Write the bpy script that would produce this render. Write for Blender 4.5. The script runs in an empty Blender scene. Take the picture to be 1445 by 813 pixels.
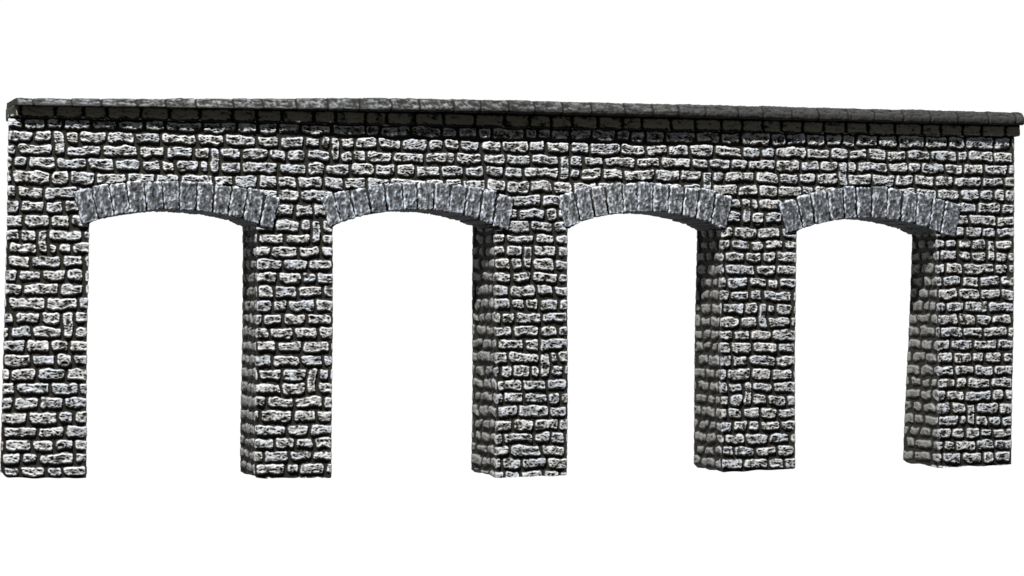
import bpy, math, random
import numpy as np
from mathutils import Vector

# ------------------------------------------------------------------ scene, camera, light
# The model is built in millimetres (wall 370 mm long) and scaled to metres at the root: S.
S = 0.001
sc = bpy.context.scene
sc.render.engine = 'CYCLES'
sc.view_settings.view_transform = 'Standard'
sc.view_settings.look = 'None'
sc.view_settings.exposure = 0.0
sc.view_settings.gamma = 1.0
sc.cycles.max_bounces = 4
sc.cycles.diffuse_bounces = 2

cam_d = bpy.data.cameras.new('camera')
cam = bpy.data.objects.new('camera', cam_d)
sc.collection.objects.link(cam)
sc.camera = cam
cam_d.sensor_width = 36.0
cam_d.lens = 90.76
cam_d.clip_start = 0.01
cam_d.clip_end = 50.0
cam.location = (-102.47 * S, -854.44 * S, 0.0)
cam.rotation_euler = (math.radians(90), 0, -math.radians(17.905))

# studio surround: bright white behind the object, nearly dark in front of it
w = bpy.data.worlds.new('World')
sc.world = w
w.use_nodes = True
nt = w.node_tree
nt.nodes.clear()
tc = nt.nodes.new('ShaderNodeTexCoord')
sep = nt.nodes.new('ShaderNodeSeparateXYZ')
mr = nt.nodes.new('ShaderNodeMapRange')
mr.interpolation_type = 'SMOOTHSTEP'
mr.inputs['From Min'].default_value = 0.32
mr.inputs['From Max'].default_value = 0.46
mr.inputs['To Min'].default_value = 0.11
mr.inputs['To Max'].default_value = 1.02
bg = nt.nodes.new('ShaderNodeBackground')
wo = nt.nodes.new('ShaderNodeOutputWorld')
nt.links.new(tc.outputs['Generated'], sep.inputs[0])
nt.links.new(sep.outputs['Y'], mr.inputs['Value'])
nt.links.new(mr.outputs[0], bg.inputs['Color'])
nt.links.new(bg.outputs[0], wo.inputs['Surface'])

def lamp(name, loc, target, size, power, col):
    d = bpy.data.lights.new(name, 'AREA')
    d.shape = 'DISK'
    d.size = size
    d.energy = power
    d.color = col
    o = bpy.data.objects.new(name, d)
    sc.collection.objects.link(o)
    o.location = loc
    o.rotation_euler = (Vector(target) - Vector(loc)).to_track_quat('-Z', 'Y').to_euler()
    return o
KEY_DIR = Vector((-0.62, -1.0, 1.55)).normalized()
tgt = Vector((0.15, 0, 0))
lamp('key_lamp', tgt + KEY_DIR * 1.25, tgt, 0.05, 41.0, (1.0, 0.985, 0.955))

# ------------------------------------------------------------------ noise
def _hash(ix, iy, seed):
    h = (ix.astype(np.int64) * 374761393 + iy.astype(np.int64) * 668265263 + seed * 974634777) & 0xFFFFFFFF
    h = ((h ^ (h >> 13)) * 1274126177) & 0xFFFFFFFF
    h = (h ^ (h >> 16)) & 0xFFFFFFFF
    h = (h * 2246822519) & 0xFFFFFFFF
    return (h ^ (h >> 15)) & 0xFFFFFFFF

def noise(x, y, seed=0):
    ix = np.floor(x); iy = np.floor(y)
    fx = x - ix; fy = y - iy
    ux = fx * fx * fx * (fx * (fx * 6 - 15) + 10)
    uy = fy * fy * fy * (fy * (fy * 6 - 15) + 10)
    def g(dx, dy):
        a = _hash(ix + dx, iy + dy, seed) * (2 * math.pi / 4294967296.0)
        return np.cos(a) * (fx - dx) + np.sin(a) * (fy - dy)
    a = g(0, 0) * (1 - ux) + g(1, 0) * ux
    b = g(0, 1) * (1 - ux) + g(1, 1) * ux
    return (a * (1 - uy) + b * uy) * 1.5

def rnd(i, j, seed):
    return _hash(np.asarray(i), np.asarray(j), seed) / 4294967296.0

def smooth(a, b, x):
    t = np.clip((x - a) / (b - a), 0, 1)
    return t * t * (3 - 2 * t)

# ------------------------------------------------------------------ courses of stone
RL = [55.9, 51.9, 47.5, 43.3, 38.7, 33.8, 29.1, 24.2, 19.3, 15.1, 10.9, 6.3, 1.9, -2.8, -7.7, -12.3, -16.8,
      -21.4, -26.1, -31.0, -35.6, -40.3, -45.2, -49.8, -54.0, -58.2, -62.6, -67.5, -72.5]
RR = [56.1, 50.6, 45.9, 41.2, 36.5, 31.7, 27.0, 22.3, 17.7, 13.4, 8.9, 4.2, -0.5, -5.2, -9.9, -14.6, -19.3,
      -24.0, -28.7, -33.4, -38.1, -42.7, -47.3, -51.9, -56.4, -60.9, -65.6, -70.5, -75.5]
RL = np.array(RL); RR = np.array(RR)
NR = len(RL) - 1
S0, S1 = -90.0, 470.0
rng = random.Random(11)

def make_course(r, lo=S0, hi=S1):
    out = [lo]
    x = lo
    while x < hi:
        q = rng.random()
        if q < 0.18: wd = rng.uniform(4.6, 6.4)
        elif q < 0.82: wd = rng.uniform(6.6, 9.8)
        else: wd = rng.uniform(9.8, 12.4)
        x += wd
        out.append(x)
    return np.array(out)

courses = [make_course(r) for r in range(NR)]
# upright stones that stand through two courses: (upper course, position along the wall)
JUMP = [(1, 17.0), (8, 11.5), (1, 110.5), (7, 104.0), (18, 102.5), (2, 193.0), (17, 186.0),
        (13, 268.5), (19, 262.5), (8, 360.0), (2, 300.0), (3, 247.0),
        (21, 352.0), (9, 179.5), (5, 262.0), (2, 69.0), (14, 20.0)]

def put_jumper(r, x):
    hw = rng.uniform(1.7, 2.1)
    for k in (r, r + 1):
        c = courses[k]
        c = c[(c < x - hw - 2.6) | (c > x + hw + 2.6)]
        courses[k] = np.sort(np.concatenate([c, [x - hw, x + hw]]))
for r, x in JUMP:
    put_jumper(r, x)

def stone_field(s, z, xw, ph=0.0, wild=0.0):
    """relief and paint of the stonework at perimeter position s, height z; xw = place along the wall"""
    ss = s + wild * 1.2 * noise(s / 8.0, z / 3.4, 18) + 0.55 * noise(s / 7.0, z / 5.0, 3) + 0.22 * noise(s / 1.9, z / 1.9, 4)
    zz = z + ph + 0.55 * noise(s / 9.0, z / 9.0, 5) + 0.42 * noise(s / 3.4, z / 4.0, 6) + 0.16 * noise(s / 1.3, z / 1.3, 7) + wild * (0.55 * noise(s / 5.5, z / 6.0, 17))
    u = np.clip(xw / 370.0, 0, 1)
    row = np.zeros(s.shape, int); top = np.full(s.shape, 99.0); bot = np.full(s.shape, -99.0)
    for r in range(NR):
        zt = RL[r] + (RR[r] - RL[r]) * u
        zb = RL[r + 1] + (RR[r + 1] - RL[r + 1]) * u
        m = (zz <= zt) & (zz > zb)
        row[m] = r; top[m] = zt[m]; bot[m] = zb[m]
    over = zz > RL[0] + (RR[0] - RL[0]) * u
    row[over] = 0; top[over] = zz[over] + 3; bot[over] = (RL[1] + (RR[1] - RL[1]) * u)[over]
    L = np.zeros(s.shape); R = np.zeros(s.shape); idx = np.zeros(s.shape, int)
    for r in range(NR):
        m = row == r
        if not m.any(): continue
        c = courses[r]
        k = np.clip(np.searchsorted(c, ss[m], side='right') - 1, 0, len(c) - 2)
        L[m] = c[k]; R[m] = c[k + 1]; idx[m] = k
    sid = row * 1000 + idx
    dt = top - zz; db = zz - bot
    for (r, x) in JUMP:
        m = (row == r) & (L < x) & (R > x) & (R - L < 5)
        db[m] = 9; sid[m] = r * 1000 + 777
        m = (row == r + 1) & (L < x) & (R > x) & (R - L < 5)
        dt[m] = 9; sid[m] = r * 1000 + 777
    db = db * (0.60 + 0.22 * noise(s / 5.0, z / 5.0, 8))          # undersides fall away further than the tops
    dt = dt * 0.92
    dx = np.minimum(ss - L, R - ss) * (0.95 - 0.36 * wild); dz = np.minimum(dt, db)
    # rounded corners
    rr = 1.15
    ax = np.clip(rr - dx, 0, None); az = np.clip(rr - dz, 0, None)
    d = np.where((ax > 0) & (az > 0), rr - np.sqrt(ax * ax + az * az), np.minimum(dx, dz))
    r1 = rnd(sid, 1, 9); r2 = rnd(sid, 2, 9); r3 = rnd(sid, 3, 9); r4 = rnd(sid, 4, 9)
    jw = 0.10 + 0.20 * r4
    prof = smooth(jw, jw + 0.60 + 0.35 * wild, d)
    # hewn face: ridges and pits, a different patch of noise for every stone
    ox = s + r1 * 57.0; oz = z + r2 * 83.0
    wa = 0.5 * noise(ox / 1.9, oz / 1.6, 21)
    n1 = noise((ox + wa) / 2.9, (oz - wa) / 1.55, 22)
    n2 = noise((ox - wa) / 1.5, (oz + wa) / 0.9, 23)
    n3 = noise(ox / 0.75, oz / 0.50, 24)
    rock = 0.50 * n1 + 0.62 * (0.40 - 1.5 * np.abs(n2)) + 0.24 * n3
    rock = rock * (1 - 0.62 * wild)
    cz = (zz - (top + bot) / 2) * (r3 - 0.5) * 0.10
    rim = smooth(jw + 0.12, jw + 0.42, d) * (1 - smooth(jw + 0.55, jw + 1.15, d)) * np.clip(0.75 + 1.3 * noise(s / 1.7, z / 1.5, 27), 0, 1.2)
    h = prof * (1.0 + 0.30 * (r1 - 0.5) + cz + 0.64 * rock + 0.14 * rim) + 0.10 * (1 - prof) * noise(s / 0.8, z / 0.8, 25)
    paint = prof * np.clip(0.36 + 0.80 * rock + 0.42 * rim + 0.22 * np.clip((zz - (top + bot) / 2) / 2.0, -1, 1), 0, 1)      # dry-brushed ridges; stone tops painted lighter to imitate light from above
    return h, paint, r2, prof, d, rock

# ------------------------------------------------------------------ materials
def mat_stone(name, deep, face, brush, lo, hi, rough=0.85, speck=0.0, tint=None):
    m = bpy.data.materials.new(name)
    m.use_nodes = True
    t = m.node_tree; N = t.nodes; Lk = t.links
    b = N['Principled BSDF']
    b.inputs['Roughness'].default_value = rough
    b.inputs['Specular IOR Level'].default_value = 0.18
    at = N.new('ShaderNodeAttribute'); at.attribute_name = 'relief'
    se = N.new('ShaderNodeSeparateColor')
    Lk.new(at.outputs['Color'], se.inputs[0])
    te = N.new('ShaderNodeTexCoord')
    nz = N.new('ShaderNodeTexNoise'); nz.inputs['Scale'].default_value = 1.9; nz.inputs['Detail'].default_value = 5
    nz.inputs['Roughness'].default_value = 0.65
    Lk.new(te.outputs['Object'], nz.inputs['Vector'])
    ng = N.new('ShaderNodeTexNoise'); ng.inputs['Scale'].default_value = 0.11; ng.inputs['Detail'].default_value = 3
    Lk.new(te.outputs['Object'], ng.inputs['Vector'])
    # bare cast face between the deep wash and the brushed ridges
    mx = N.new('ShaderNodeMix'); mx.data_type = 'RGBA'
    mx.inputs[6].default_value = (*deep, 1); mx.inputs[7].default_value = (*face, 1)
    r0 = N.new('ShaderNodeMapRange'); r0.interpolation_type = 'SMOOTHSTEP'
    r0.inputs['From Min'].default_value = 0.10; r0.inputs['From Max'].default_value = 0.52
    Lk.new(se.outputs[0], r0.inputs['Value']); Lk.new(r0.outputs[0], mx.inputs[0])
    # mottling of the face
    sp = N.new('ShaderNodeMapRange'); sp.inputs['From Min'].default_value = 0.35; sp.inputs['From Max'].default_value = 0.68
    sp.inputs['To Min'].default_value = 1 - speck; sp.inputs['To Max'].default_value = 1 + speck
    Lk.new(nz.outputs[0], sp.inputs['Value'])
    mu = N.new('ShaderNodeVectorMath'); mu.operation = 'SCALE'
    Lk.new(mx.outputs[2], mu.inputs[0]); Lk.new(sp.outputs[0], mu.inputs['Scale'])
    # dry-brushed light paint: relief + grain, times how strongly this side was brushed
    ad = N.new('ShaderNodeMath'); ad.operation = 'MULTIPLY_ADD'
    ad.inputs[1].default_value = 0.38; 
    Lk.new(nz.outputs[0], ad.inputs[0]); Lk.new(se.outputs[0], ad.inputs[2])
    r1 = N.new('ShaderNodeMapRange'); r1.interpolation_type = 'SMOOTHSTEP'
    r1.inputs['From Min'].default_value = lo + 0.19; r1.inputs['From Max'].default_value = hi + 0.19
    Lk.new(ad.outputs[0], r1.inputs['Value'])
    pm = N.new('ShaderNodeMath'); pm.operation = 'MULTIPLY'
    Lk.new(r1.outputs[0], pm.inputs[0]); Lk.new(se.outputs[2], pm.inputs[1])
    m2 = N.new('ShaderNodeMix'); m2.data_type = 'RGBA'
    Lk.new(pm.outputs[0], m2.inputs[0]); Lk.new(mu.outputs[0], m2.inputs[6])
    # brushed colour varies a little from stone to stone, neutral to bluish
    tn = N.new('ShaderNodeMix'); tn.data_type = 'RGBA'
    tn.inputs[6].default_value = (*brush, 1)
    tb = tint or (brush[0] * 0.80, brush[1] * 0.86, brush[2] * 0.95)
    tn.inputs[7].default_value = (*tb, 1)
    Lk.new(se.outputs[1], tn.inputs[0])
    Lk.new(tn.outputs[2], m2.inputs[7])
    # warm, faintly rusty wash in broad patches
    wr = N.new('ShaderNodeMapRange'); wr.inputs['From Min'].default_value = 0.52; wr.inputs['From Max'].default_value = 0.75
    wr.inputs['To Max'].default_value = 0.35
    Lk.new(ng.outputs[0], wr.inputs['Value'])
    m3 = N.new('ShaderNodeMix'); m3.data_type = 'RGBA'; m3.blend_type = 'MULTIPLY'
    m3.inputs[7].default_value = (1.0, 0.95, 0.86, 1)
    Lk.new(wr.outputs[0], m3.inputs[0]); Lk.new(m2.outputs[2], m3.inputs[6])
    Lk.new(m3.outputs[2], b.inputs['Base Color'])
    bp = N.new('ShaderNodeBump'); bp.inputs['Strength'].default_value = 0.5; bp.inputs['Distance'].default_value = 0.00012
    n4 = N.new('ShaderNodeTexNoise'); n4.inputs['Scale'].default_value = 3.6; n4.inputs['Detail'].default_value = 4
    Lk.new(te.outputs['Object'], n4.inputs['Vector'])
    Lk.new(n4.outputs[0], bp.inputs['Height']); Lk.new(bp.outputs[0], b.inputs['Normal'])
    return m

M_WALL = mat_stone('brushed_rubble_stone', (0.015, 0.014, 0.011), (0.150, 0.150, 0.148), (0.575, 0.575, 0.58), 0.22, 0.92)
M_ARCH = mat_stone('blue_grey_dressed_stone', (0.010, 0.009, 0.007), (0.098, 0.105, 0.117), (0.54, 0.565, 0.60), 0.44, 0.90, speck=0.6)
M_COPE = mat_stone('dark_coping_stone', (0.010, 0.010, 0.009), (0.032, 0.032, 0.031), (0.20, 0.205, 0.21), 0.38, 0.95, speck=0.4)
M_STRING = mat_stone('dark_olive_stone', (0.005, 0.005, 0.004), (0.25, 0.235, 0.185), (0.28, 0.27, 0.22), 0.75, 1.0, speck=0.4)

# ------------------------------------------------------------------ mesh helpers
def mesh_obj(name, V, F, mat, parent, col=None, smooth_sh=True):
    me = bpy.data.meshes.new(name)
    V = np.asarray(V, dtype=np.float32)
    quads = np.asarray(F, dtype=np.int32)
    me.vertices.add(len(V)); me.vertices.foreach_set('co', V.ravel())
    me.loops.add(quads.size); me.loops.foreach_set('vertex_index', quads.ravel())
    me.polygons.add(len(quads))
    me.polygons.foreach_set('loop_start', np.arange(0, quads.size, 4, dtype=np.int32))
    me.update(calc_edges=True)
    me.validate()
    if smooth_sh:
        me.polygons.foreach_set('use_smooth', np.ones(len(me.polygons), dtype=bool))
    if col is not None:
        a = me.attributes.new('relief', 'FLOAT_COLOR', 'POINT')
        c = np.ones((len(V), 4), np.float32); c[:, :3] = col
        a.data.foreach_set('color', c.ravel())
    me.materials.append(mat)
    o = bpy.data.objects.new(name, me)
    sc.collection.objects.link(o)
    o.parent = parent
    return o

def resample(pts, steps):
    """closed polyline -> samples; steps[i] = spacing on side i. returns side index, fraction"""
    out = []
    n = len(pts)
    for i in range(n):
        a = np.array(pts[i]); b = np.array(pts[(i + 1) % n])
        k = max(2, int(round(np.linalg.norm(b - a) / steps[i])))
        for j in range(k):
            out.append((i, j / k))
    return out

def tube(name, quad_fn, z_top_fn, z_bot_fn, nz, mat, parent, depth_amp=1.0, brush_fn=None, steps=(0.26, 1.2, 1.6, 0.36), ph=0.0, ridge=0.0):
    """Closed prism whose plan is quad_fn(z) -> (xl, xr, xrb, xlb, depth); relief on every side.
    Plan order: front (left to right), right side, back (right to left), left side."""
    q = quad_fn(0.0)
    base = [(q[0], 0), (q[1], 0), (q[2], q[4]), (q[3], q[4])]
    smp = resample(base, steps)
    side = np.array([a for a, b in smp]); fr = np.array([b for a, b in smp])
    nS = len(smp)
    t = np.linspace(0, 1, nz)
    T, SI = np.meshgrid(t, np.arange(nS), indexing='ij')
    sd = side[SI]; f = fr[SI]
    # plan corners at the height of each sample (two passes: height first from mean x)
    def plan(Z):
        xl, xr, xrb, xlb, dp = quad_fn(Z)
        X = np.where(sd == 0, xl + (xr - xl) * f, np.where(sd == 1, xr + (xrb - xr) * f,
            np.where(sd == 2, xrb + (xlb - xrb) * f, xlb + (xl - xlb) * f)))
        Y = np.where(sd == 0, 0 * f, np.where(sd == 1, dp * f, np.where(sd == 2, dp + 0 * f, dp * (1 - f))))
        return X, Y, (xl, xr, xrb, xlb, dp)
    X, Y, _ = plan(np.zeros_like(T))
    for _i in range(2):
        zt = z_top_fn(X); zb = z_bot_fn(X, Y)
        Z = zt + (zb - zt) * T
        X, Y, c = plan(Z)
    xl, xr, xrb, xlb, dp = c
    # outward normals, blended round the vertical corners
    nx = np.where(sd == 1, 1.0, np.where(sd == 3, -1.0, 0.0))
    ny = np.where(sd == 0, -1.0, np.where(sd == 2, 1.0, 0.0))
    rc = 1.3
    slen = np.where((sd == 0), xr - xl, np.where(sd == 2, np.abs(xrb - xlb), dp))
    a0 = f * slen; a1 = (1 - f) * slen
    nxn = np.array([0, 1, 0, -1.0]); nyn = np.array([-1.0, 0, 1, 0])
    prev = (sd - 1) % 4; nxt = (sd + 1) % 4
    w0 = np.clip(1 - a0 / rc, 0, 1) * 0.5; w1 = np.clip(1 - a1 / rc, 0, 1) * 0.5
    nx2 = nx * (1 - w0 - w1) + nxn[prev] * w0 + nxn[nxt] * w1
    ny2 = ny * (1 - w0 - w1) + nyn[prev] * w0 + nyn[nxt] * w1
    ln = np.sqrt(nx2 ** 2 + ny2 ** 2) + 1e-9
    nx2 /= ln; ny2 /= ln
    # perimeter coordinate: equals X on the front so courses run on from part to part
    s = np.where(sd == 0, X, np.where(sd == 1, xr + dp * f, np.where(sd == 2, xr + dp + (xrb - X), xl - dp * (1 - f))))
    s = np.where(sd == 2, xr + dp + (xrb - X), s)
    edge = np.minimum(a0, a1)
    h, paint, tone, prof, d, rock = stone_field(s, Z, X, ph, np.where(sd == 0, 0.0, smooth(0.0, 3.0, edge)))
    rnd_in = -0.35 * ((2 * w0) ** 2 + (2 * w1) ** 2)          # soften the arris
    calm = np.where(sd == 0, lerp(0.20, 1.0, smooth(0.0, 2.4, edge)), lerp(0.14, 1.0, smooth(0.0, 4.0, edge)))     # castings are trimmed flat at the arrises
    disp = (h - 1.35) * calm + rnd_in
    VX = X + nx2 * disp; VY = Y + ny2 * disp; VZ = Z + 0 * disp
    front = np.clip(-ny2, 0, 1)
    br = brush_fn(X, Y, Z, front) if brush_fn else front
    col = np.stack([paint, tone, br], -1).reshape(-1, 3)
    V = np.stack([VX, VY, VZ], -1).reshape(-1, 3)
    i, j = np.meshgrid(np.arange(nz - 1), np.arange(nS), indexing='ij')
    j2 = (j + 1) % nS
    F = np.stack([i * nS + j, (i + 1) * nS + j, (i + 1) * nS + j2, i * nS + j2], -1).reshape(-1, 4)
    # bottom and top caps: front samples joined to matching points across the depth
    extraV = []; extraF = []; extraC = []
    nv = len(V)
    fi = np.where(side == 0)[0]
    ring0 = np.array(list(fi) + [np.where(side == 1)[0][0]])
    nd = 60
    for lvl in (0, nz - 1):
        P0 = V.reshape(nz, nS, 3)[lvl]
        fx = P0[ring0]
        bi = np.where(side == 2)[0]
        bk = np.array(list(bi) + [np.where(side == 3)[0][0]])
        bp_ = P0[bk][::-1]
        ub = np.linspace(0, 1, len(bp_)); uf = np.linspace(0, 1, len(fx))
        bx = np.stack([np.interp(uf, ub, bp_[:, k]) for k in range(3)], -1)
        g = np.linspace(0, 1, nd)[:, None, None]
        G = fx[None] * (1 - g) + bx[None] * g
        # carry the cap out to the displaced cheeks on both sides
        l3 = P0[np.array(list(np.where(side == 3)[0]) + [0])][::-1]; r1_ = P0[np.array(list(np.where(side == 1)[0]) + [bi[0]])]
        def along(c):
            return np.stack([np.interp(g[:, 0, 0], np.linspace(0, 1, len(c)), c[:, k]) for k in range(3)], -1)
        uu = uf[None, :, None]
        G = G + (along(l3) - G[:, 0])[:, None] * (1 - uu) ** 3 + (along(r1_) - G[:, -1])[:, None] * uu ** 3
        nn = len(fx)
        st = nv + sum(len(e) for e in extraV)
        extraV.append(G.reshape(-1, 3))
        cc = np.zeros((nd * nn, 3)); cc[:, 0] = 0.30 + 0.1 * np.sin(G.reshape(-1, 3)[:, 0] * 1.7); cc[:, 1] = 0.3
        extraC.append(cc)
        a, b = np.meshgrid(np.arange(nd - 1), np.arange(nn - 1), indexing='ij')
        q4 = [st + a * nn + b, st + a * nn + b + 1, st + (a + 1) * nn + b + 1, st + (a + 1) * nn + b]
        if lvl: q4 = q4[::-1]
        extraF.append(np.stack(q4, -1).reshape(-1, 4))
    V = np.concatenate([V] + extraV); F = np.concatenate([F] + extraF); col = np.concatenate([col] + extraC)
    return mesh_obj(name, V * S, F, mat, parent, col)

def lerp(a, b, t): return a + (b - a) * t

# ------------------------------------------------------------------ the wall (one thing)
wall = bpy.data.objects.new('stone_arcade', None)
sc.collection.objects.link(wall)
wall.empty_display_size = 0.05
wall['label'] = 'weathered grey rubble stone arcade of four segmental arches on five piers under a dark coping'
wall['category'] = 'arcade'

DP = 24.0
ZT, ZB = 21.0, -66.0
# plan corners: front left, front right, back right, back left; at springing height and at the foot; foot height left/right
PIERS = [
    dict(t=(-0.3, 27.05, 26.8, 3.3), b=(-2.7, 26.1, 26.0, 1.6), foot=(-61.7, -62.5), ends=1),
    dict(t=(82.9, 109.9, 109.4, 83.1), b=(82.5, 109.6, 109.2, 82.3), foot=(-63.7, -64.3), ends=0),
    dict(t=(167.5, 194.6, 194.0, 166.3), b=(167.6, 194.3, 193.9, 165.7), foot=(-65.5, -65.2), ends=0),
    dict(t=(252.1, 281.8, 281.2, 251.9), b=(252.0, 281.2, 280.8, 250.6), foot=(-65.4, -64.9), ends=0),
    dict(t=(337.4, 370.0, 369.6, 339.2), b=(338.7, 368.9, 368.6, 335.4), foot=(-65.7, -65.2), ends=2),
]
BACKS = None
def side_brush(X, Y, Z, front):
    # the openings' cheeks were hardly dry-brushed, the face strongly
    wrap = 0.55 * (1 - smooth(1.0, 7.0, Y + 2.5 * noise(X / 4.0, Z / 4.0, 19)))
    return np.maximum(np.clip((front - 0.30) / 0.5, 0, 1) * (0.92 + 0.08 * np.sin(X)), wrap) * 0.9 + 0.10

def split_z(x):       # course line where the piers end and the spandrel wall begins
    return lerp(RL[7], RR[7], np.clip(x / 370.0, 0, 1))

for k, p in enumerate(PIERS):
    def quad(Z, p=p):
        u = np.clip((np.asarray(Z, float) - ZT) / (ZB - ZT), -0.1, 1.05)
        r = [lerp(a, b, u) for a, b in zip(p['t'], p['b'])]
        bow = 0.25 * np.sin(np.asarray(Z, float) / 14.0 + k * 2.1)
        return r[0] + (0 if p['ends'] == 1 else bow), r[1] + bow * 0.6, r[2], r[3] + bow * 0.7, DP + 0 * u
    xm = p['t'][0]; wd = p['t'][1] - p['t'][0]
    def foot(X, Y, p=p, xm=xm, wd=wd, k=k):
        u = np.clip((X - xm) / wd, 0, 1)
        z = lerp(p['foot'][0], p['foot'][1], u)
        z = z + 0.35 * noise(X / 6.0, Y / 6.0, 40 + k)
        # corners of the cast foot are rounded off
        ex = np.minimum(X - (xm - 1.2), xm + wd + 0.6 - X)
        return z - 0.45 + 1.6 * np.clip(1 - ex / 2.2, 0, 1) ** 2
    st = (0.21, 0.9, 1.6, 0.36)
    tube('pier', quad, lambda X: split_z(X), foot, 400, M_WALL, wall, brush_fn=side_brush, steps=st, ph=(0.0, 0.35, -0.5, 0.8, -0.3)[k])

# arches: centre, half opening, spring height, crown height, extrados at (left, crown, right), voussoir edges along the top
ARCHES = [
    dict(xl=27.05, xr=82.9, sp=21.9, cr=26.1, ex=(31.4, 35.9, 30.7), T=[21.2, 27.3, 33.2, 39.0, 45.0, 50.9, 56.8, 62.8, 68.8, 74.6, 80.2, 86.0, 91.6]),
    dict(xl=109.9, xr=167.5, sp=21.6, cr=26.9, ex=(30.8, 36.6, 31.4), T=[105.2, 109.6, 115.3, 121.3, 127.6, 133.9, 139.2, 145.5, 151.4, 157.2, 163.1, 168.3, 174.8]),
    dict(xl=194.6, xr=252.1, sp=21.6, cr=27.1, ex=(31.8, 37.4, 32.1), T=[190.1, 196.2, 202.2, 207.8, 214.2, 219.8, 225.9, 232.1, 238.1, 243.7, 250.0, 256.6]),
    dict(xl=281.8, xr=337.4, sp=21.0, cr=25.7, ex=(30.7, 36.9, 29.6), T=[274.5, 281.2, 286.7, 293.2, 299.4, 304.7, 311.2, 317.5, 323.5, 329.8, 335.9, 341.1, 347.5]),
]
def intr(a, x):
    c = (a['xl'] + a['xr']) / 2; hw = (a['xr'] - a['xl']) / 2
    u = np.abs((np.asarray(x, float) - c) / hw)
    z = a['cr'] - (a['cr'] - a['sp']) * np.minimum(u, 1.0) ** 2
    z = z - 1.1 * np.clip((u - 0.93) / 0.07, 0, 1) ** 2          # eased corner at the springing
    return z - 0.25 * np.clip(u - 1.0, 0, 1) * 10
def extr(a, x):
    T = a['T']; c = (T[0] + T[-1]) / 2
    l, m, r = a['ex']
    x = np.asarray(x, float)
    ul = np.clip((c - x) / (c - T[0]), 0, 1); ur = np.clip((x - c) / (T[-1] - c), 0, 1)
    return np.where(x < c, m - (m - l) * ul ** 2, m - (m - r) * ur ** 2)

def wall_bottom(X, Y):
    z = split_z(X)
    for a in ARCHES:
        m = (X > a['xl']) & (X < a['xr'])
        z = np.where(m, np.maximum(intr(a, X) + 4.0, z), z)
    return z
ext = 0.9
def quad_upper(Z):
    Z = np.asarray(Z, float)
    return -0.3 + 0.012 * (Z - 21) + 0 * Z, 370.0 + 0 * Z, 369.6 + 0 * Z, 4.2 + 0 * Z, DP + 0 * Z
tube('upper_wall', quad_upper, lambda X: 57.0 + 0 * X, wall_bottom, 175, M_WALL, wall, brush_fn=side_brush, steps=(0.21, 0.9, 1.2, 0.5))

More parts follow.
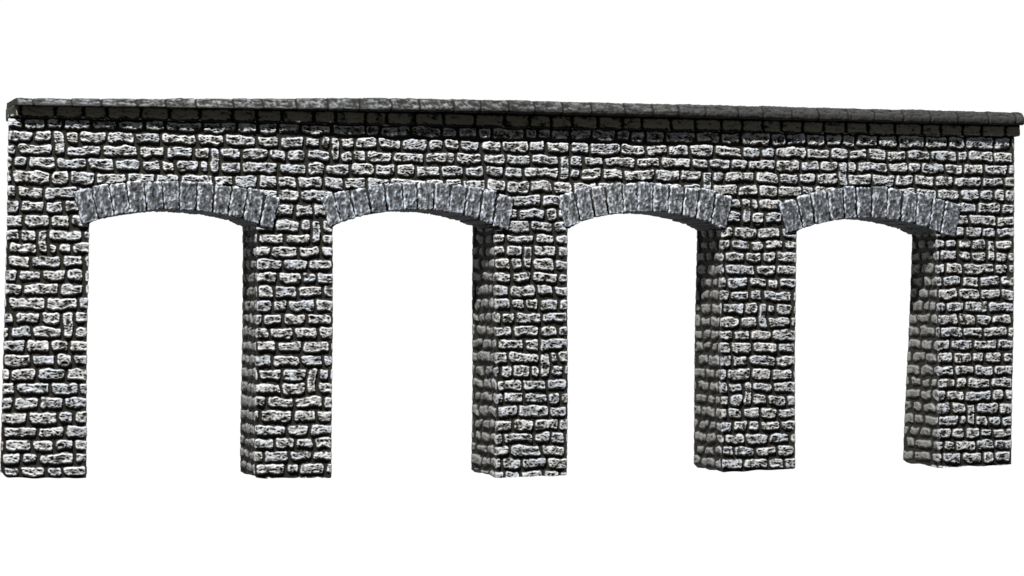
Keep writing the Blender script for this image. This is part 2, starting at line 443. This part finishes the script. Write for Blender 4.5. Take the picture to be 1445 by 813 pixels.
# ---- dressed arch stones
def block(name, c4, y0, y1, mat, parent, seed, step=0.32, ystep=1.1, amp=0.42, brush=1.0, rad=0.55):
    """stone with front outline c4 (bl, br, tr, tl) in x,z, from depth y0 to y1, rounded arrises and a worn face"""
    bl, br_, tr, tl = [np.array(q, float) for q in c4]
    nx = max(6, int(np.linalg.norm(br_ - bl) / step)); nzz = max(6, int(np.linalg.norm(tl - bl) / step)); ny = max(6, int((y1 - y0) / ystep))
    # spacing tightened toward the edges
    def par(n):
        t = np.linspace(0, 1, n + 1); return t
    def ypar(n):
        first = np.array([0, 0.25, 0.55, 0.9, 1.4]) / (y1 - y0)
        return np.concatenate([first, np.linspace(first[-1], 1, n)[1:]])
    tx, tz, ty = par(nx), par(nzz), ypar(ny)
    V = []; F = []; key = {}
    faces = []
    def pt(a, b, c):
        p = (bl * (1 - a) + br_ * a) * (1 - b) + (tl * (1 - a) + tr * a) * b
        return np.stack([p[..., 0], y0 + (y1 - y0) * c, p[..., 1]], -1)
    def grid(A, B, fn, flip):
        a, b = np.meshgrid(A, B, indexing='ij')
        P = fn(a, b)
        n0, n1 = a.shape
        off = sum(len(v) for v in V)
        V.append(P.reshape(-1, 3))
        i, j = np.meshgrid(np.arange(n0 - 1), np.arange(n1 - 1), indexing='ij')
        q = [off + i * n1 + j, off + (i + 1) * n1 + j, off + (i + 1) * n1 + j + 1, off + i * n1 + j + 1]
        if flip: q = q[::-1]
        F.append(np.stack(q, -1).reshape(-1, 4))
    pv = lambda a, b, c: pt(a[..., None], b[..., None], c)
    def P3(a, b, c):
        a = np.asarray(a, float); b = np.asarray(b, float); c = np.asarray(c, float)
        x = (bl[0] * (1 - a) + br_[0] * a) * (1 - b) + (tl[0] * (1 - a) + tr[0] * a) * b
        z = (bl[1] * (1 - a) + br_[1] * a) * (1 - b) + (tl[1] * (1 - a) + tr[1] * a) * b
        return np.stack([x, y0 + (y1 - y0) * c + 0 * x, z], -1)
    grid(tx, tz, lambda a, b: P3(a, b, 0 * a), False)
    grid(tx, tz, lambda a, b: P3(a, b, 0 * a + 1), True)
    grid(tx, ty, lambda a, b: P3(a, 0 * a, b), True)
    grid(tx, ty, lambda a, b: P3(a, 0 * a + 1, b), False)
    grid(tz, ty, lambda a, b: P3(0 * a, a, b), False)
    grid(tz, ty, lambda a, b: P3(0 * a + 1, a, b), True)
    V = np.concatenate(V); F = np.concatenate(F)
    # weld
    k = np.round(V * 1e4).astype(np.int64)
    _, first, inv = np.unique(k, axis=0, return_index=True, return_inverse=True)
    inv = inv.ravel()
    V = V[first]; F = inv[F]
    F = F[[len(set(f)) == 4 for f in F.tolist()]]
    # local coordinates measured from the stone's centre: round the arrises, wear the face
    c = np.array([(bl[0] + br_[0] + tr[0] + tl[0]) / 4, (y0 + y1) / 2, (bl[1] + br_[1] + tr[1] + tl[1]) / 4])
    wv = (np.linalg.norm(br_ - bl) + np.linalg.norm(tr - tl)) / 4
    hv = (np.linalg.norm(tl - bl) + np.linalg.norm(tr - br_)) / 4
    up = ((tl + tr) / 2 - (bl + br_) / 2); up /= np.linalg.norm(up)
    rt = np.array([up[1], -up[0]])
    rel = V[:, [0, 2]] - c[[0, 2]]
    lx = rel @ rt; lz = rel @ up; ly = V[:, 1] - c[1]
    H = np.array([wv, (y1 - y0) / 2, hv])
    Lc = np.stack([lx, ly, lz], -1)
    core = np.clip(Lc, -(H - rad), H - rad)
    dlt = Lc - core
    ln = np.linalg.norm(dlt, axis=1)
    on = ln > 1e-6
    nrm = np.where(on[:, None], dlt / np.maximum(ln, 1e-6)[:, None], 0)
    lim = np.minimum(ln, rad * (1 + 0.0 * ln))
    # face vertices away from arrises keep their place; arris ones move onto the rounding
    multi = (np.abs(dlt) > 1e-6).sum(1) > 1
    L2 = np.where(multi[:, None], core + nrm * lim[:, None], Lc)
    X, Y, Z = V[:, 0], V[:, 1], V[:, 2]
    nn = 0.50 * noise(X / 1.6 + seed * 7.7, Z / 3.4 + Y / 2.4, 60) + 0.6 * noise(X / 0.7 + seed, Z / 1.2 + Y / 1.0, 61) + 0.4 * noise(X / 0.5, Z / 0.5 + Y / 0.5, 62)
    L2 = L2 + nrm * (nn * amp)[:, None]
    o2 = c[[0, 2]] + L2[:, [0]] * rt + L2[:, [2]] * up
    V2 = np.stack([o2[:, 0], c[1] + L2[:, 1], o2[:, 1]], -1)
    edge = np.minimum(wv - np.abs(lx), hv - np.abs(lz))
    paint = np.clip(0.46 + 0.50 * nn + 0.30 * (1 - smooth(0.2, 1.0, edge)) * (noise(Z / 1.3, X / 1.3 + seed, 63) + 0.6), 0, 1)
    frontness = (np.abs(Y - y0) < 0.7)
    paint = paint * np.where(np.abs(Y - y0) < 0.9, 1.0, 0.42)      # face brushed; sides and soffit coloured darker to imitate shade under the arch
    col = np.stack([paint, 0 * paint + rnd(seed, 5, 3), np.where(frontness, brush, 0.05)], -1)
    return mesh_obj(name, V2 * S, F, mat, parent, col)

vr = random.Random(5)
for ai, a in enumerate(ARCHES):
    T = a['T']; c = (T[0] + T[-1]) / 2; hw = (T[-1] - T[0]) / 2
    lean = lambda x: x - 3.0 * ((x - c) / hw) * (1 if x < c else 0.85)
    # mortar core of the ring, a little inside the stones; the arch's own mesh
    n = 60
    Vv = []; 
    for i in range(n + 1):
        u = i / n
        xt = lerp(T[0] + 0.5, T[-1] - 0.5, u); xb = lean(xt)
        zb = float(intr(a, xb)) + 0.35; zt = float(extr(a, xt)) - 0.6
        for (x, z) in ((xb, zb), (xt, zt)):
            for y in (-0.25, DP - 0.4):
                Vv.append((x, y, z))
    Ff = []
    for i in range(n):
        b = i * 4; d = b + 4
        Ff += [(b, d, d + 2, b + 2), (b + 1, b + 3, d + 3, d + 1), (b, b + 1, d + 1, d), (b + 2, d + 2, d + 3, b + 3)]
    Ff += [(0, 2, 3, 1), (n * 4, n * 4 + 1, n * 4 + 3, n * 4 + 2)]
    Vv = np.array(Vv)
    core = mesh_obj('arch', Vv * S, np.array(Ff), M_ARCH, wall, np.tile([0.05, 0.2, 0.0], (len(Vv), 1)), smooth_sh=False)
    for i in range(len(T) - 1):
        g = vr.uniform(0.20, 0.34)
        x0, x1 = T[i] + g, T[i + 1] - g
        b0, b1 = lean(T[i]) + g, lean(T[i + 1]) - g
        j = vr.uniform(-0.6, 0.7)
        jb = vr.uniform(-0.12, 0.12)
        j += 0.0
        k2 = vr.uniform(-0.25, 0.25)
        b0 += vr.uniform(-0.2, 0.2); b1 += vr.uniform(-0.2, 0.2)
        zt0, zt1 = float(extr(a, x0)) + j - k2, float(extr(a, x1)) + j + k2
        zb0, zb1 = float(intr(a, b0)) + jb, float(intr(a, b1)) + jb
        pr = vr.uniform(-0.35, 0.3)
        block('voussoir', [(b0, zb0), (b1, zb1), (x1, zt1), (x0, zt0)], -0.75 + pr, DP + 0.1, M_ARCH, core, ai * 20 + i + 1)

# ---- coping and string course: profiles swept along the wall
def sweep(name, profile_fn, x0, x1, dx, joints, mat, parent, seed, amp, groove, brush_fn, z_lo, gw=0.5):
    """profile_fn(X) -> list of (y, z) arrays for each profile vertex; closed section"""
    X = np.linspace(x0, x1, int((x1 - x0) / dx))
    prof = profile_fn(X)                      # arrays (npt, nX, 2)
    npt, nX = prof.shape[:2]
    # densify the section
    dens = []
    for i in range(npt):
        a, b = prof[i], prof[(i + 1) % npt]
        L = np.linalg.norm((b - a), axis=1).mean()
        k = max(1, int(L / (0.28 if i in range(0, npt) and a[:, 0].mean() < 1.5 and b[:, 0].mean() < 1.5 else 2.0)))
        for j in range(k):
            dens.append(a + (b - a) * j / k)
    D = np.array(dens)                         # (m, nX, 2)
    m = len(D)
    # soften the section and find normals
    for _ in range(2):
        fr_ = D[:, :, 0] < 1.5
        Dn = (np.roll(D, 1, 0) + D * 2 + np.roll(D, -1, 0)) / 4
        D = np.where(fr_[..., None], Dn, D)
    tan = np.roll(D, -1, 0) - np.roll(D, 1, 0)
    nr = np.stack([tan[..., 1], -tan[..., 0]], -1)
    nr /= np.linalg.norm(nr, axis=-1, keepdims=True) + 1e-9
    if (nr[..., 1] * (D[..., 1] - D[..., 1].mean())).mean() < 0: nr = -nr
    per = np.concatenate([[0], np.cumsum(np.linalg.norm(np.diff(D.mean(1), axis=0), axis=1))])
    XX = np.broadcast_to(X[None], (m, nX)); PP = np.broadcast_to(per[:, None], (m, nX))
    xw = XX + 0.35 * noise(PP / 2.0 + XX * 0.13, XX / 3.0, seed + 9)
    jd = np.full((m, nX), 9.0); cell = np.zeros((m, nX), int)
    for jx in joints:
        jd = np.minimum(jd, np.abs(xw - jx)); cell += (xw > jx)
    g = 1 - smooth(0.05, gw, jd)
    r1 = rnd(cell, seed, 4)
    n1 = noise(XX / 3.8 + r1 * 9, PP / 1.3, seed); n2 = noise(XX / 1.1, PP / 0.8 + r1 * 9, seed + 1); n3 = noise(XX / 0.55, PP / 0.5, seed + 2)
    rock = 0.5 * n1 + 0.38 * n2 + 0.22 * n3
    disp = amp * rock + (r1 - 0.5) * 0.22 - groove * g
    V3 = np.stack([XX, D[..., 0] + nr[..., 0] * disp, D[..., 1] + nr[..., 1] * disp], -1)
    paint = np.clip(0.52 + 0.75 * rock, 0, 1) * (1 - 0.95 * g)
    zrel = D[..., 1]
    low = 1 - smooth(0.1, 0.9, np.minimum(zrel - z_lo(XX), 60.1 - zrel)) if z_lo else 0
    paint = paint * (1 - 0.8 * low)
    col = np.stack([paint, np.broadcast_to(r1, paint.shape), brush_fn(XX, D[..., 0], D[..., 1])], -1).reshape(-1, 3)
    V = V3.transpose(1, 0, 2).reshape(-1, 3); col = col.reshape(m, nX, 3).transpose(1, 0, 2).reshape(-1, 3)
    i, j = np.meshgrid(np.arange(nX - 1), np.arange(m), indexing='ij')
    j2 = (j + 1) % m
    F = np.stack([i * m + j, i * m + j2, (i + 1) * m + j2, (i + 1) * m + j], -1).reshape(-1, 4)
    # ends: rings shrinking to the middle, bulging out a little
    V = [V]; C = [col]; F = [F]; base = nX * m
    for e, sgn in ((0, -1), (nX - 1, 1)):
        ring = V[0][e * m:(e + 1) * m]; cen = ring.mean(0)
        prevstart = e * m
        for q, (sc_, bulge) in enumerate(((0.97, 0.30), (0.90, 0.65), (0.78, 0.9), (0.5, 1.0), (0.2, 1.0), (0.02, 1.0))):
            R = cen + (ring - cen) * sc_; R = R.copy()
            R[:, 0] = ring[:, 0] + sgn * bulge * 0.9 + 0.15 * noise(R[:, 1] / 1.5, R[:, 2] / 1.5, seed + 30)
            V.append(R); C.append(np.tile([0.18, 0.5, 0.0], (m, 1)))
            a = np.arange(m); a2 = (a + 1) % m
            f = np.stack([prevstart + a, prevstart + a2, base + a2, base + a], -1)
            if sgn < 0: f = f[:, ::-1]
            else: f = f
            F.append(f); prevstart = base; base += m
    F = np.concatenate(F)
    return mesh_obj(name, np.concatenate(V) * S, F, mat, parent, np.concatenate(C))

jr = random.Random(8)
def joints(lo, hi, a, b):
    out = []; x = lo
    while True:
        x += jr.uniform(a, b)
        if x > hi: return out
        out.append(x)

def cop_prof(X):
    u = X / 370.0
    top = np.interp(X, [-2, 20, 132, 160, 372, 374], [62.2, 62.3, 65.1, 65.2, 65.2, 64.6])
    bot = np.interp(X, [-2, 168, 374], [59.6, 60.5, 60.3])
    knee = lerp(bot + 0.5, bot + 2.2, np.clip((X - 60) / 240.0, 0, 1))
    oh = np.interp(X, [0, 90, 140, 230, 300, 372], [0.9, 0.4, -1.6, -1.6, -0.4, 0.1])
    wob = oh + 0.18 * noise(X / 9.0, X * 0, 71) + 0.12 * noise(X / 2.5, X * 0, 72)
    P = [(DP + 1.5 + 0 * X, bot), (DP + 1.5 + 0 * X, top), (-1.2 + 0 * X, top + wob - oh), (-2.9 + wob, top - 0.5), (-4.6 + wob, knee + 0.3),
         (-4.9 + wob * 0.8, knee - 0.4), (-4.7 + wob * 0.8, bot + 0.2), (-3.2 + 0 * X, bot - 0.05), (0.6 + 0 * X, bot)]
    return np.array([np.stack([y + 0 * X, z + 0 * X], -1) for y, z in P])
def str_prof(X):
    bot = np.interp(X, [-2, 168, 374], [55.9, 55.5, 56.2])
    top = np.interp(X, [-2, 168, 374], [59.6, 60.5, 60.3]) + 0.7
    oh = np.interp(X, [0, 80, 130, 220, 300, 372], [0.3, 0.1, -1.3, -1.3, -0.2, 0.0])
    wob = 1.1 * oh + 0.25 * noise(X / 8.0, X * 0, 74)
    P = [(DP + 0.8 + 0 * X, bot), (DP + 0.8 + 0 * X, top), (-1.0 + 0 * X, top), (-1.3 + wob * 0.5, top - 0.5), (-1.4 + wob * 0.5, bot + 0.6), (-1.0 + wob * 0.5, bot + 0.05), (0.4 + 0 * X, bot)]
    return np.array([np.stack([y + 0 * X, z + 0 * X], -1) for y, z in P])
sweep('coping', cop_prof, 3.2, 371.2, 0.3, joints(-2, 370, 9.4, 12.6), M_COPE, wall, 80, 0.36, 0.40,
      lambda X, Y, Z: np.clip(np.where(X < 40, 1.6, lerp(1.4, 0.12, np.clip((X - 60) / 200, 0, 1))) * smooth(-0.2, 0.8, Z - (lerp(60.2, 62.2, np.clip((X - 60) / 240.0, 0, 1)))), 0, 1), None)  # lighter colour at left and above the knee stands in for light there
sweep('string_course', str_prof, 2.9, 371.0, 0.3, joints(-3, 369, 7.0, 11.5), M_STRING, wall, 90, 0.34, 0.9,
      lambda X, Y, Z: 0.35 + 0 * X, lambda X: 55.9 + 0 * X, gw=1.15)
